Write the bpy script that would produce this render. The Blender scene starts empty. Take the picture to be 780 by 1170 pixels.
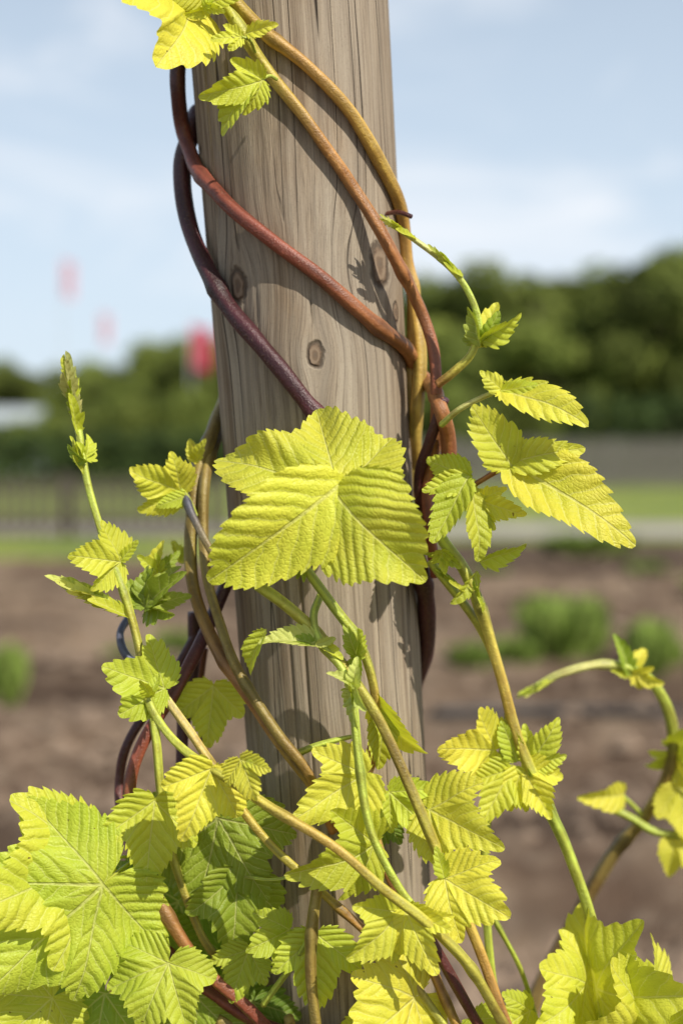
import bpy, math, random
import numpy as np
from mathutils import Vector, Matrix, noise

random.seed(7); np.random.seed(7)
scene = bpy.context.scene
scene.view_settings.view_transform = 'Standard'
scene.view_settings.look = 'None'
scene.view_settings.exposure = 0
COL = scene.collection

# ------------------------------------------------------------------ camera
H = 1.15; D = 0.83; TILT = math.radians(3.0); F = 1625.0
cam_d = bpy.data.cameras.new("camera"); cam = bpy.data.objects.new("camera", cam_d)
COL.objects.link(cam); scene.camera = cam
cam.location = (0, -D, H); cam.rotation_euler = (math.radians(90) - TILT, 0, 0)
cam_d.sensor_fit = 'VERTICAL'; cam_d.sensor_height = 36; cam_d.sensor_width = 24
cam_d.lens = 50; cam_d.clip_end = 3000; cam_d.clip_start = 0.02
cam_d.dof.use_dof = True; cam_d.dof.focus_distance = D - 0.085; cam_d.dof.aperture_fstop = 3.8

def at(px, py, y):
    """layout sketch coordinates + real depth -> metres"""
    a = (px - 390) / F; b = -(py - 585) / F
    d = Vector((a, math.cos(TILT) + b * math.sin(TILT), -math.sin(TILT) + b * math.cos(TILT)))
    t = (y + D) / d.y
    return Vector((0, -D, H)) + d * t

# ------------------------------------------------------------------ node helpers
class NT:
    def __init__(s, tree): s.t = tree; s.n = tree.nodes; s.l = tree.links
    def put(s, sock, v):
        if hasattr(v, 'is_output') : s.l.new(v, sock)
        elif v is not None: sock.default_value = v
    def m(s, op, a, b=None, c=None, clamp=False):
        n = s.n.new('ShaderNodeMath'); n.operation = op; n.use_clamp = clamp
        s.put(n.inputs[0], a)
        if b is not None: s.put(n.inputs[1], b)
        if c is not None: s.put(n.inputs[2], c)
        return n.outputs[0]
    def v(s, op, a, b=None, sc=None):
        n = s.n.new('ShaderNodeVectorMath'); n.operation = op
        s.put(n.inputs[0], a)
        if b is not None: s.put(n.inputs[1], b)
        if sc is not None: s.put(n.inputs['Scale'], sc)
        return n.outputs['Value'] if op in ('DOT_PRODUCT', 'LENGTH', 'DISTANCE') else n.outputs[0]
    def noise(s, vec, scale, detail=4, rough=0.5, dist=0.0):
        n = s.n.new('ShaderNodeTexNoise')
        if vec is not None: s.l.new(vec, n.inputs['Vector'])
        n.inputs['Scale'].default_value = scale; n.inputs['Detail'].default_value = detail
        n.inputs['Roughness'].default_value = rough; n.inputs['Distortion'].default_value = dist
        return n.outputs['Fac']
    def vor(s, vec, scale, feat='DISTANCE_TO_EDGE'):
        n = s.n.new('ShaderNodeTexVoronoi'); n.feature = feat
        s.l.new(vec, n.inputs['Vector']); n.inputs['Scale'].default_value = scale
        return n.outputs['Distance']
    def sm(s, v, a, b, lo=0.0, hi=1.0):
        n = s.n.new('ShaderNodeMapRange'); n.interpolation_type = 'SMOOTHSTEP'
        s.put(n.inputs['Value'], v); s.put(n.inputs['From Min'], a); s.put(n.inputs['From Max'], b)
        n.inputs['To Min'].default_value = lo; n.inputs['To Max'].default_value = hi
        return n.outputs['Result']
    def mix(s, f, a, b, mode='MIX'):
        n = s.n.new('ShaderNodeMix'); n.data_type = 'RGBA'; n.blend_type = mode
        s.put(n.inputs[0], f)
        s.put(n.inputs[6], a if hasattr(a, 'is_output') else (*a, 1) if len(a) == 3 else a)
        s.put(n.inputs[7], b if hasattr(b, 'is_output') else (*b, 1) if len(b) == 3 else b)
        return n.outputs[2]
    def scale(s, vec, xyz): return s.v('MULTIPLY', vec, xyz)
    def bump(s, h, strength=0.5, dist=0.01, normal=None):
        n = s.n.new('ShaderNodeBump'); s.l.new(h, n.inputs['Height'])
        n.inputs['Strength'].default_value = strength; n.inputs['Distance'].default_value = dist
        if normal is not None: s.l.new(normal, n.inputs['Normal'])
        return n.outputs['Normal']

def new_mat(name):
    m = bpy.data.materials.new(name); m.use_nodes = True
    t = NT(m.node_tree); bs = m.node_tree.nodes['Principled BSDF']
    return m, t, bs
def coords(t, kind='Object'):
    return t.n.new('ShaderNodeTexCoord').outputs[kind]
def attr(t, name):
    n = t.n.new('ShaderNodeAttribute'); n.attribute_name = name; return n.outputs['Color']

def mesh_obj(name, verts, faces, mat=None, smooth=True, parent=None, cols=None):
    me = bpy.data.meshes.new(name)
    me.from_pydata([tuple(v) for v in verts] if not isinstance(verts, np.ndarray) else verts.tolist(), [],
                   faces if not isinstance(faces, np.ndarray) else faces.tolist())
    if smooth: me.polygons.foreach_set('use_smooth', [True] * len(me.polygons))
    if cols is not None:
        ca = me.color_attributes.new('Col', 'FLOAT_COLOR', 'POINT')
        c = np.ones((len(me.vertices), 4), dtype=np.float32); c[:, :3] = np.array(cols)[:, :3]
        ca.data.foreach_set('color', c.ravel())
    me.update()
    ob = bpy.data.objects.new(name, me); COL.objects.link(ob)
    if mat: me.materials.append(mat)
    if parent: ob.parent = parent
    return ob
def empty(name):
    e = bpy.data.objects.new(name, None); COL.objects.link(e); e.empty_display_size = 0.1; return e

# ------------------------------------------------------------------ sun + sky
sdir = Vector((0.58, -0.64, 0.84)).normalized()
elev = math.asin(sdir.z)
sl = bpy.data.lights.new("sun", 'SUN'); sl.energy = 5.0; sl.angle = math.radians(0.5); sl.color = (1, 0.945, 0.85)
so = bpy.data.objects.new("sun", sl); COL.objects.link(so)
so.rotation_euler = (-sdir).to_track_quat('-Z', 'Y').to_euler()
so.location = (3, -3, 5)
w = bpy.data.worlds.new("World"); scene.world = w; w.use_nodes = True
t = NT(w.node_tree); bg = w.node_tree.nodes['Background']
sky = t.n.new('ShaderNodeTexSky'); sky.sky_type = 'NISHITA'; sky.sun_disc = False
sky.sun_elevation = elev; sky.sun_rotation = math.atan2(sdir.x, sdir.y)
sky.air_density = 1.0; sky.dust_density = 1.0; sky.ozone_density = 1.5
tc = coords(t, 'Generated')
sz = t.n.new('ShaderNodeSeparateXYZ'); t.l.new(tc, sz.inputs[0])
cv = t.scale(tc, (1.0, 1.0, 3.4))
cl = t.noise(cv, 3.1, 7, 0.62, 0.8)
haze = t.sm(sz.outputs[2], -0.02, 0.75, 0.80, 0.12)
base = t.mix(haze, sky.outputs[0], (8.9, 10.4, 12.0))
cf = t.sm(cl, 0.46, 0.76, 0.0, 0.8)
skyc = t.mix(cf, base, (11.0, 11.3, 11.8))
t.l.new(skyc, bg.inputs['Color']); bg.inputs['Strength'].default_value = 0.088

# ------------------------------------------------------------------ wooden post
R_PX = 0.000511
A = at(328, 0, 0); B = at(392, 1000, 0)
axis = (A - B).normalized()
rA, rB = 113 * R_PX, 99.5 * R_PX
def axis_at(z):
    k = (z - B.z) / (A.z - B.z)
    return B + (A - B) * k, rB + (rA - rB) * k
base_p, base_r = axis_at(-0.05)
top_p, top_r = axis_at(2.1)
PL = (top_p - base_p).length
rot = axis.to_track_quat('Z', 'X').to_matrix().to_4x4()
PM = Matrix.Translation(base_p) @ rot
PMi = PM.inverted()

def surf_point(px, py, off=0.0):
    y = -0.055
    for _ in range(6):
        P = at(px, py, y); c, R = axis_at(P.z); dx = P.x - c.x
        y = -math.sqrt(max((R + off) ** 2 - dx * dx, 0))
    return at(px, py, y)

NS, NRg = 300, 420
vs = []; fs = []
for j in range(NRg + 1):
    z = PL * j / NRg
    Rz = base_r + (top_r - base_r) * j / NRg
    for i in range(NS):
        a = 2 * math.pi * i / NS
        n1 = noise.noise(Vector((math.cos(a) * 1.2, math.sin(a) * 1.2, z * 1.3))) * 0.0024
        n2 = noise.noise(Vector((math.cos(a) * 7, math.sin(a) * 7, z * 1.8 + 5))) * 0.0006
        cr = noise.noise(Vector((math.cos(a) * 5 + 3, math.sin(a) * 5, z * 0.7 + 9)))
        gate = max(0, min(1, 3.5 * noise.noise(Vector((math.cos(a) * 2 + 8, math.sin(a) * 2, z * 3)))))
        crk = -0.0030 * max(0, 1 - abs(cr) / 0.016) * gate
        r = Rz + n1 + n2 + crk
        vs.append((r * math.cos(a), r * math.sin(a), z))
for j in range(NRg):
    for i in range(NS):
        i2 = (i + 1) % NS
        fs.append((j * NS + i, j * NS + i2, (j + 1) * NS + i2, (j + 1) * NS + i))
fs.append(tuple(range(NRg * NS, NRg * NS + NS)))

wm, t, bs = new_mat("weathered_wood")
p = coords(t, 'Object')
knots = [(270, 326, 0.0064), (360, 405, 0.0046), (434, 303, 0.0080), (452, 358, 0.004)]
pw = p; kd = []
for (kx, ky, ks) in knots:
    kp = PMi @ surf_point(kx, ky)
    tang = Vector((-kp.y, kp.x, 0)).normalized()
    dv = t.v('SUBTRACT', p, tuple(kp))
    dvz = t.scale(dv, (1, 1, 0.66))
    dd = t.v('LENGTH', dvz)
    s_ = t.v('DOT_PRODUCT', dv, tuple(tang))
    g = t.m('POWER', 2.718, t.m('MULTIPLY', t.m('MULTIPLY', dd, dd), -1.0 / (ks * 2.8) ** 2))
    pw = t.v('SUBTRACT', pw, t.v('SCALE', tuple(tang), None, t.m('MULTIPLY', t.m('MULTIPLY', s_, g), 0.85)))
    kd.append((dd, ks))
wob = t.noise(t.scale(pw, (6, 6, 3)), 1.0, 2)
pw2 = t.v('ADD', pw, t.v('SCALE', (0.7, 0.7, 0), None, t.m('MULTIPLY', t.m('SUBTRACT', wob, 0.5), 0.022)))
g1 = t.noise(t.scale(pw2, (210, 210, 4.0)), 1.0, 7, 0.72)
g2 = t.noise(t.scale(pw2, (800, 800, 14.0)), 1.0, 3, 0.65)
g3 = t.noise(t.scale(pw2, (50, 50, 1.4)), 1.0, 4, 0.55)
patch = t.noise(t.scale(p, (16, 16, 7)), 1.0, 5, 0.65)
fine = t.noise(p, 1000, 2)
c = t.mix(t.sm(g1, 0.30, 0.66), (0.165, 0.120, 0.080), (0.385, 0.310, 0.220))
c = t.mix(t.sm(g3, 0.38, 0.66, 0, 0.5), c, (0.40, 0.35, 0.275))
c = t.mix(t.m('MULTIPLY', t.sm(g2, 0.5, 0.70), 0.55), c, (0.12, 0.088, 0.060))
c = t.mix(t.sm(patch, 0.44, 0.70, 0, 0.6), c, t.mix(1.0, c, (0.84, 0.68, 0.50), 'MULTIPLY'))
c = t.mix(t.sm(fine, 0.5, 0.8, 0, 0.35), c, (0.16, 0.125, 0.09))
cb = t.noise(t.scale(pw2, (70, 70, 0.8)), 1.0, 2, 0.4)
ca = t.m('ABSOLUTE', t.m('SUBTRACT', cb, 0.5))
cmask = t.sm(t.noise(t.scale(p, (22, 22, 2.2)), 1.0, 2), 0.46, 0.58)
crack = t.m('MULTIPLY', t.sm(ca, 0.003, 0.010, 1, 0), cmask)
c = t.mix(t.m('MULTIPLY', crack, 0.93), c, (0.022, 0.015, 0.011))
hgt = t.m('ADD', t.m('MULTIPLY', g1, 0.7), t.m('MULTIPLY', g2, 0.4))
hgt = t.m('SUBTRACT', hgt, t.m('MULTIPLY', crack, 1.5))
kn = t.noise(p, 160, 3)
for dd, ks in kd:
    nd = t.m('DIVIDE', t.m('ADD', dd, t.m('MULTIPLY', t.m('SUBTRACT', kn, 0.5), ks * 0.8)), ks)
    ring = t.m('SINE', t.m('MULTIPLY', nd, 15.0))
    inside = t.sm(nd, 0.7, 0.95, 1, 0)
    edge = t.m('MULTIPLY', t.sm(nd, 0.64, 0.86), t.sm(nd, 0.9, 1.25, 1, 0))
    kc = t.mix(t.sm(ring, -1, 1, 0.1, 0.8), (0.12, 0.070, 0.040), (0.26, 0.185, 0.12))
    kc = t.mix(t.sm(nd, 0.1, 0.36, 0.7, 0), kc, (0.04, 0.025, 0.018))
    c = t.mix(t.m('MULTIPLY', inside, 0.8), c, kc)
    c = t.mix(t.m('MULTIPLY', edge, 0.75), c, (0.045, 0.028, 0.018))
    hgt = t.m('SUBTRACT', hgt, t.m('MULTIPLY', edge, 0.8))
t.l.new(c, bs.inputs['Base Color']); bs.inputs['Roughness'].default_value = 0.85
bs.inputs['Specular IOR Level'].default_value = 0.2
t.l.new(t.bump(hgt, 0.7, 0.0016), bs.inputs['Normal'])
post = mesh_obj("wooden_post", vs, fs, wm)
post.matrix_world = PM

# ------------------------------------------------------------------ hop vine
hop = empty("golden_hop_vine"); 
sm_, t, bs = new_mat("vine_stem")
cc = attr(t, 'Col'); p = coords(t)
n1 = t.noise(p, 90, 4); n2 = t.noise(p, 1100, 3); n3 = t.noise(p, 330, 3)
c = t.mix(t.sm(n1, 0.38, 0.68, 0, 0.55), cc, t.mix(1.0, cc, (0.62, 0.46, 0.36), 'MULTIPLY'))
c = t.mix(t.sm(n3, 0.55, 0.8, 0, 0.45), c, t.mix(1.0, cc, (1.7, 1.7, 1.6), 'MULTIPLY'))
c = t.mix(t.sm(n2, 0.58, 0.75, 0, 0.22), c, (0.45, 0.36, 0.22))
t.l.new(c, bs.inputs['Base Color']); bs.inputs['Roughness'].default_value = 0.44
bs.inputs['Specular IOR Level'].default_value = 0.5
t.l.new(t.bump(t.m('ADD', n2, n3), 0.6, 0.0007), bs.inputs['Normal'])

PUR = (0.060, 0.015, 0.019); RED = (0.22, 0.058, 0.032); BRN = (0.35, 0.150, 0.05)
GOLD = (0.50, 0.34, 0.065); OLV = (0.26, 0.195, 0.045); GRN = (0.42, 0.50, 0.065); BLU_SHEEN = (0.10, 0.11, 0.16)  # blue-grey: sheen on dark stems, painted into their colour
PALE = (0.60, 0.55, 0.22); GG = (0.46, 0.43, 0.06); GB = (0.42, 0.23, 0.055)

def cat(P, n=14):
    out = []
    P = [2 * P[0] - P[1]] + P + [2 * P[-1] - P[-2]]
    for i in range(1, len(P) - 2):
        for k in range(n):
            u = k / n
            a, b, c_, d = P[i - 1:i + 3]
            out.append(0.5 * ((2 * b) + (c_ - a) * u + (2 * a - 5 * b + 4 * c_ - d) * u * u + (3 * b - a - 3 * c_ + d) * u ** 3))
    out.append(P[-2]); return out

stem_id = 0
def tube(name, pts, rads, cols, sides=16, push=True, n=14, ridge=0.05, parent=None):
    Q = cat([np.array([*p_, r_, *c_]) for p_, r_, c_ in zip(pts, rads, cols)], n)
    V = []; Fc = []; C = []
    pos = []
    for q in Q:
        P = Vector(q[:3]); r = max(q[3], 0.0003)
        if push:
            P = P + Vector((noise.noise(P * 22), 0, noise.noise(P * 22 + Vector((9, 9, 9))))) * 0.0016
            c0, R = axis_at(P.z)
            dv = P - c0; rad = dv - axis * dv.dot(axis)
            l = rad.length; need = R + r * 0.93
            if l < need and l > 1e-6: P = P + rad * ((need - l) / l)
        pos.append(P)
    for _ in range(2):
        pos = [pos[0]] + [(pos[i - 1] + 2 * pos[i] + pos[i + 1]) / 4 for i in range(1, len(pos) - 1)] + [pos[-1]]
    up = None; acc = 0; L_tot = sum((pos[i] - pos[i - 1]).length for i in range(1, len(pos)))
    nds = []; x = random.uniform(.03, .08)
    while x < L_tot: nds.append(x); x += random.uniform(.09, .17)
    for i, P in enumerate(pos):
        T = (pos[min(i + 1, len(pos) - 1)] - pos[max(i - 1, 0)]).normalized()
        if up is None:
            up = T.cross(Vector((0.3, 0.9, 0.2))).normalized()
        else: up = (up - T * up.dot(T)).normalized()
        bi = T.cross(up)
        if i: acc += (P - pos[i - 1]).length
        nb = sum(math.exp(-((acc - q) / .005) ** 2) for q in nds)
        r = max(Q[i][3], 0.0003) * (1 + 0.07 * noise.noise(P * 60) + 0.2 * nb)
        for k in range(sides):
            a = 2 * math.pi * k / sides
            rr = r * (1 + ridge * math.cos(4 * a + acc * 45))
            V.append(P + (up * math.cos(a) + bi * math.sin(a)) * rr)
            sh = 1 + 0.28 * math.cos(4 * a + acc * 45) + 0.3 * noise.noise(P * 35) - .2 * nb
            C.append([max(0, min(1, x_ * sh)) for x_ in Q[i][4:7]])
    m_ = len(pos)
    for i in range(m_ - 1):
        for k in range(sides):
            k2 = (k + 1) % sides
            Fc.append((i * sides + k, i * sides + k2, (i + 1) * sides + k2, (i + 1) * sides + k))
    Fc.append(tuple(range(sides))[::-1]); Fc.append(tuple(range((m_ - 1) * sides, m_ * sides)))
    return mesh_obj(name, V, Fc, sm_, True, parent or hop, C)

def stem(wpx, pts, cols, taper=None, name=None, **kw):
    global stem_id
    stem_id += 1
    n = len(pts); P = []; R = []; C = []
    for i, (x, y, d) in enumerate(pts):
        k = i / (n - 1)
        if d is None: q = surf_point(x, y, wpx * 0.5 * 0.00047)
        else: q = at(x, y, d / 100.0)
        P.append(q)
        wv = wpx * (1 + (taper - 1) * k) if taper is not None else wpx
        R.append(wv * 0.5 * (q.y + D) / F)
        f = k * (len(cols) - 1); a = int(min(f, len(cols) - 1.001)) if len(cols) > 1 else 0
        if len(cols) == 1: C.append(cols[0])
        else:
            u = f - a; C.append(tuple(cols[a][j] * (1 - u) + cols[a + 1][j] * u for j in range(3)))
    return tube(name or f"stem_{stem_id}", P, R, C, **kw)

# main bines spiralling on the post
stem(17, [(235, 28, 4), (212, 48, 0), (203, 95, -1), (212, 160, None), (250, 222, None), (305, 273, None), (370, 322, None), (430, 372, None), (478, 425, None), (502, 462, -4.5), (512, 500, -3.5), (508, 545, -2), (490, 590, 2), (470, 620, 5)], [RED, PUR, RED, RED, BRN, BRN, RED, PUR])
stem(20, [(240, 110, 5), (222, 145, 1), (208, 190, 0), (214, 250, -1), (243, 320, None), (290, 385, None), (330, 432, None), (368, 480, None), (405, 525, None), (440, 565, None), (472, 622, -3.5), (486, 680, -1.5), (486, 735, 0.5), (474, 780, 4), (440, 820, 7)], [PUR, PUR, PUR, PUR, (0.13, 0.022, 0.034), PUR, PUR, PUR])
stem(14, [(235, -30, -4), (262, 15, -6.5), (305, 80, None), (360, 150, None), (402, 212, None), (448, 285, -5), (478, 348, -3.6), (494, 400, -3.6), (498, 450, -4), (496, 500, -2.5), (488, 560, -2), (492, 615, -3), (500, 660, -3)], [GRN, GG, GB, BRN, BRN, RED, BRN, RED, RED])
stem(15, [(240, -40, -5), (262, -5, -6.5), (300, 35, None), (352, 75, None), (402, 130, None), (436, 190, None), (455, 262, -1), (472, 335, -0.5), (480, 400, -1), (474, 470, -1), (470, 540, 1), (455, 600, 5)], [GRN, GOLD, GB, GOLD, GB, GOLD, GOLD, OLV])
stem(9, [(462, 290, 0), (470, 360, 0), (468, 430, -0.5), (462, 500, 0), (470, 560, 1)], [GOLD, GOLD, OLV])
stem(12, [(508, 455, -4.5), (492, 500, -3.5), (478, 545, -2), (482, 600, -1), (478, 650, 0)], [PUR, PUR, RED])
# side shoot to the upper right, tipped with buds
stem(10, [(500, 440, -5), (520, 425, -5.5), (540, 402, -5.8), (546, 365, -6), (530, 325, -6), (505, 296, -6), (478, 275, -6.2), (450, 256, -6.4)], [BRN, GG, GRN, GRN, PALE, GRN], 0.6)
stem(5, [(440, 246, -3), (455, 244, -4), (470, 248, -4.4)], [RED, PUR])
stem(7, [(505, 485, -5), (525, 468, -6), (548, 456, -6.5), (572, 446, -6.8)], [GRN, PALE, GRN], 0.8)
stem(7, [(520, 590, -5), (532, 562, -6), (555, 545, -6.5), (580, 530, -6.8)], [GRN, BRN, BRN], 0.8)
# right hanging bine
stem(13, [(496, 590, -4), (505, 615, -5.2), (530, 648, -5.5), (550, 700, -5.5), (570, 765, -5.2), (592, 845, -5), (622, 912, -4.8), (650, 980, -4.6), (674, 1045, -4.4), (688, 1135, -4), (690, 1300, -2), (560, 1900, 0), (420, 2900, -3)], [GRN, GRN, GG, GOLD, GRN, GRN, GG, BRN, BRN])
stem(10, [(492, 640, -4.5), (530, 690, -4.8), (560, 740, -4.6), (580, 800, -4.4), (575, 860, -4), (556, 930, -3.6), (552, 1010, -3.6), (560, 1100, -3.6), (575, 1200, -3.4)], [GRN, GG, GRN, GRN, GRN])
# left upright shoot that turns into the long diagonal bine
stem(13, [(590, 1195, -9), (540, 1110, -11), (482, 1050, -12.2), (430, 1008, -12.8), (370, 960, -13), (290, 910, -12), (215, 862, -10), (176, 812, -8.5), (160, 745, -7.5), (140, 672, -7), (118, 610, -6.5), (98, 540, -6), (90, 490, -5.5)], [OLV, GG, GG, GOLD, GG, GRN, GG, GRN, GRN, GRN], 0.65)
stem(13, [(285, 664, -8.5), (332, 697, -9), (380, 745, -9), (422, 803, -9), (456, 872, -9), (490, 950, -9), (522, 1022, -9), (550, 1092, -9), (582, 1180, -9)], [GRN, GG, GG, OLV, GG, GOLD, BRN])
stem(11, [(340, 635, -9.5), (378, 688, -9), (412, 738, -8.6), (428, 795, -8), (424, 850, -7.5), (410, 900, -7)], [GRN, GRN, GOLD, BRN])
stem(10, [(404, 800, -10.5), (409, 870, -10.8), (424, 950, -11), (455, 1012, -11), (475, 1040, -11)], [GRN, GRN, GRN])
stem(9, [(366, 680, -8), (358, 705, -9), (366, 735, -9.5), (392, 765, -10), (405, 800, -10.5)], [GRN, GRN])
# left tangle
stem(15, [(262, 440, 5), (243, 490, 0), (222, 560, -2), (218, 640, -3), (238, 722, -4.5), (288, 800, -7), (330, 862, -8), (362, 905, -8), (400, 960, -7)], [OLV, OLV, OLV, BRN, OLV, BRN])
stem(12, [(255, 480, 3), (236, 540, -2), (232, 610, -3), (244, 690, -4.5), (272, 765, -7), (318, 838, -8.4), (352, 885, -8.6), (380, 950, -7.5)], [OLV, (0.3, 0.22, 0.06), OLV, OLV, BRN])
stem(9, [(228, 530, 2), (211, 540, -1), (212, 572, -3), (228, 606, -4), (248, 640, -4.5)], [BLU_SHEEN, BLU_SHEEN, OLV])
stem(9, [(150, 700, 0), (138, 722, -2), (145, 748, -3.5), (170, 768, -3.5)], [BLU_SHEEN, BLU_SHEEN])
stem(15, [(262, 660, -2), (238, 715, -3), (205, 780, -5), (165, 848, -6), (149, 905, -6.5), (156, 975, -7), (188, 1045, -7.5), (232, 1105, -7.5), (290, 1160, -7), (350, 1230, -5)], [PUR, PUR, RED, RED, OLV, BRN, RED, PUR])
stem(11, [(225, 725, 0), (195, 775, -1), (150, 840, -2), (137, 890, -2), (142, 940, -3), (170, 1010, -4)], [PUR, PUR, RED])
stem(14, [(222, 700, 0), (222, 760, 0), (208, 830, -1), (205, 890, -1.5), (190, 960, -1), (180, 1030, -2), (195, 1090, -4), (250, 1140, -6), (310, 1175, -6), (400, 1195, -6)], [PUR, PUR, PUR, RED, PUR])
stem(9, [(235, 740, 1), (228, 800, 1), (235, 870, 0), (225, 930, 0), (240, 1010, -1)], [RED, OLV])
stem(10, [(176, 815, -6), (182, 860, -6.4), (188, 930, -6.6), (202, 1000, -6.6), (228, 1065, -6.6), (262, 1110, -6)], [GRN, GG, OLV])
stem(10, [(180, 780, -6.5), (215, 830, -7.5), (262, 905, -8.5), (310, 965, -9), (362, 1015, -9), (415, 1062, -9), (470, 1120, -9), (520, 1190, -9)], [PALE, GOLD, GG, BRN, GRN])
stem(13, [(364, 1000, -9.8), (356, 1060, -10), (357, 1120, -10), (365, 1190, -10)], [OLV, OLV])
stem(11, [(432, 850, -7), (415, 900, -7.8), (430, 960, -8), (452, 1020, -8.6), (492, 1105, -9), (530, 1190, -9)], [BRN, GOLD, RED, GOLD])
stem(12, [(478, 1052, -10), (500, 1090, -10), (530, 1140, -9.6), (560, 1195, -9)], [RED, PUR, RED])
stem(10, [(330, 865, -7.5), (360, 853, -7.6), (400, 842, -7.6)], [GRN, GRN], 0.5)
stem(6, [(520, 960, -4), (560, 1045, -3.5), (595, 1105, -3), (615, 1165, -2.5)], [GRN, GRN])
stem(7, [(300, 1150, -7.5), (330, 1110, -8.5), (352, 1075, -9.5)], [GRN, GRN])
# arching shoot behind on the right
stem(20, [(500, 1900, 10), (560, 1350, 12), (598, 1180, 12), (640, 1080, 12), (692, 985, 11), (738, 930, 10), (766, 875, 9), (768, 825, 8), (748, 782, 7), (718, 764, 6.5), (680, 760, 6), (640, 770, 6), (612, 785, 6)], [OLV, OLV, (0.2, 0.13, 0.05), OLV, OLV, GRN, GRN, PALE, GRN], 0.42)
stem(12, [(640, 1090, 13), (675, 1010, 12), (715, 955, 11), (760, 905, 10), (790, 850, 9)], [OLV, GG, GRN])
stem(9, [(690, 920, 9), (720, 935, 9), (745, 950, 9), (775, 955, 9)], [GRN, GRN])
# lower bines that carry on down to the soil
for k_ in range(5):
    x0 = [250, 330, 400, 470, 560][k_]
    pts = [(x0, 1165, -6.5)]
    for q in range(1, 12):
        yy = 1165 + q * 150; a = q * 0.8 + k_ * 1.3
        pts.append((415 + math.cos(a) * 135 , yy, math.sin(a) * 7.5))
    stem(13, pts, [OLV, BRN, RED, OLV, PUR])

# ------------------------------------------------------------------ leaves
def leaf_mat(name, nv, bstr):
    m, t, bs = new_mat(name)
    uvn = t.n.new('ShaderNodeUVMap'); uvn.uv_map = 'lobe'
    sep = t.n.new('ShaderNodeSeparateXYZ'); t.l.new(uvn.outputs[0], sep.inputs[0])
    p = coords(t)
    wob = t.noise(p, 90, 2)
    u = sep.outputs[0]; v = t.m('ABSOLUTE', sep.outputs[1])
    midw = t.m('MULTIPLY_ADD', u, -0.011, 0.016)
    mid = t.sm(t.m('DIVIDE', v, midw), 0.4, 1.2, 1, 0)
    slope = t.m('ADD', t.m('MULTIPLY', v, 0.95), t.m('MULTIPLY', t.m('MULTIPLY', v, v), 0.6))
    alt = t.m('MULTIPLY', t.m('SIGN', sep.outputs[1]), 0.22)
    ph = t.m('ADD', t.m('ADD', t.m('MULTIPLY', t.m('SUBTRACT', u, slope), nv), t.m('MULTIPLY', wob, 0.9)), alt)
    fr = t.m('ABSOLUTE', t.m('SUBTRACT', t.m('FRACT', ph), 0.5))
    sec = t.sm(fr, 0.015, 0.065, 1, 0)
    soft = t.sm(fr, 0.0, 0.40, 1, 0)
    ph2 = t.m('ADD', t.m('MULTIPLY', t.m('ADD', v, t.m('MULTIPLY', u, 0.25)), 30), t.m('MULTIPLY', wob, 6.0))
    fr2 = t.m('ABSOLUTE', t.m('SUBTRACT', t.m('FRACT', ph2), 0.5))
    ter = t.sm(fr2, 0.02, 0.22, 1, 0)
    cell = t.vor(p, 360); cells = t.sm(cell, 0.0, 0.2, 1, 0)
    vein = t.m('MAXIMUM', mid, t.m('MULTIPLY', sec, 0.7))
    oi = t.n.new('ShaderNodeObjectInfo'); base = oi.outputs['Color']
    nz = t.noise(p, 40, 3); nz2 = t.noise(p, 420, 2)
    dk = t.mix(1.0, base, (0.74, 0.86, 0.6), 'MULTIPLY')
    c = t.mix(t.sm(nz, 0.35, 0.68, 0, 0.55), base, dk)
    c = t.mix(t.m('MULTIPLY', soft, 0.14), c, dk)
    c = t.mix(t.sm(nz2, 0.5, 0.8, 0, 0.25), c, dk)
    c = t.mix(t.m('MULTIPLY', vein, 0.42), c, (0.88, 0.84, 0.36))
    sp = t.noise(p, 260, 2)
    c = t.mix(t.sm(sp, 0.745, 0.77, 0, 0.8), c, (0.14, 0.07, 0.02))
    h = t.m('ADD', t.m('MULTIPLY', soft, -0.9), t.m('MULTIPLY', mid, -0.9))
    h = t.m('ADD', h, t.m('MULTIPLY', ter, -0.16))
    h = t.m('ADD', h, t.m('MULTIPLY', cells, -0.22))
    h = t.m('ADD', h, t.m('MULTIPLY', nz2, 0.5))
    nrm = t.bump(h, bstr, 0.001)
    t.l.new(c, bs.inputs['Base Color']); bs.inputs['Roughness'].default_value = 0.46
    bs.inputs['Specular IOR Level'].default_value = 0.35
    t.l.new(nrm, bs.inputs['Normal'])
    tr = t.n.new('ShaderNodeBsdfTranslucent')
    t.l.new(t.mix(1.0, c, (1.0, 1.0, 0.45), 'MULTIPLY'), tr.inputs['Color'])
    ms = t.n.new('ShaderNodeMixShader'); ms.inputs[0].default_value = 0.38
    t.l.new(bs.outputs[0], ms.inputs[1]); t.l.new(tr.outputs[0], ms.inputs[2])
    t.l.new(ms.outputs[0], m.node_tree.nodes['Material Output'].inputs['Surface'])
    return m
NV = {0: 5.0, 1: 6.5, 2: 7.5}
lms = {0: leaf_mat("hop_leaf_young", 5.0, .42), 1: leaf_mat("hop_leaf", 6.5, .52), 2: leaf_mat("hop_leaf_mature", 7.5, .62)}

YEL = (0.86, 0.80, 0.085); YG = (0.68, 0.71, 0.07); GR = (0.38, 0.48, 0.05); PY = (0.76, 0.75, 0.20); DG = (0.20, 0.30, 0.035)

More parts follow.
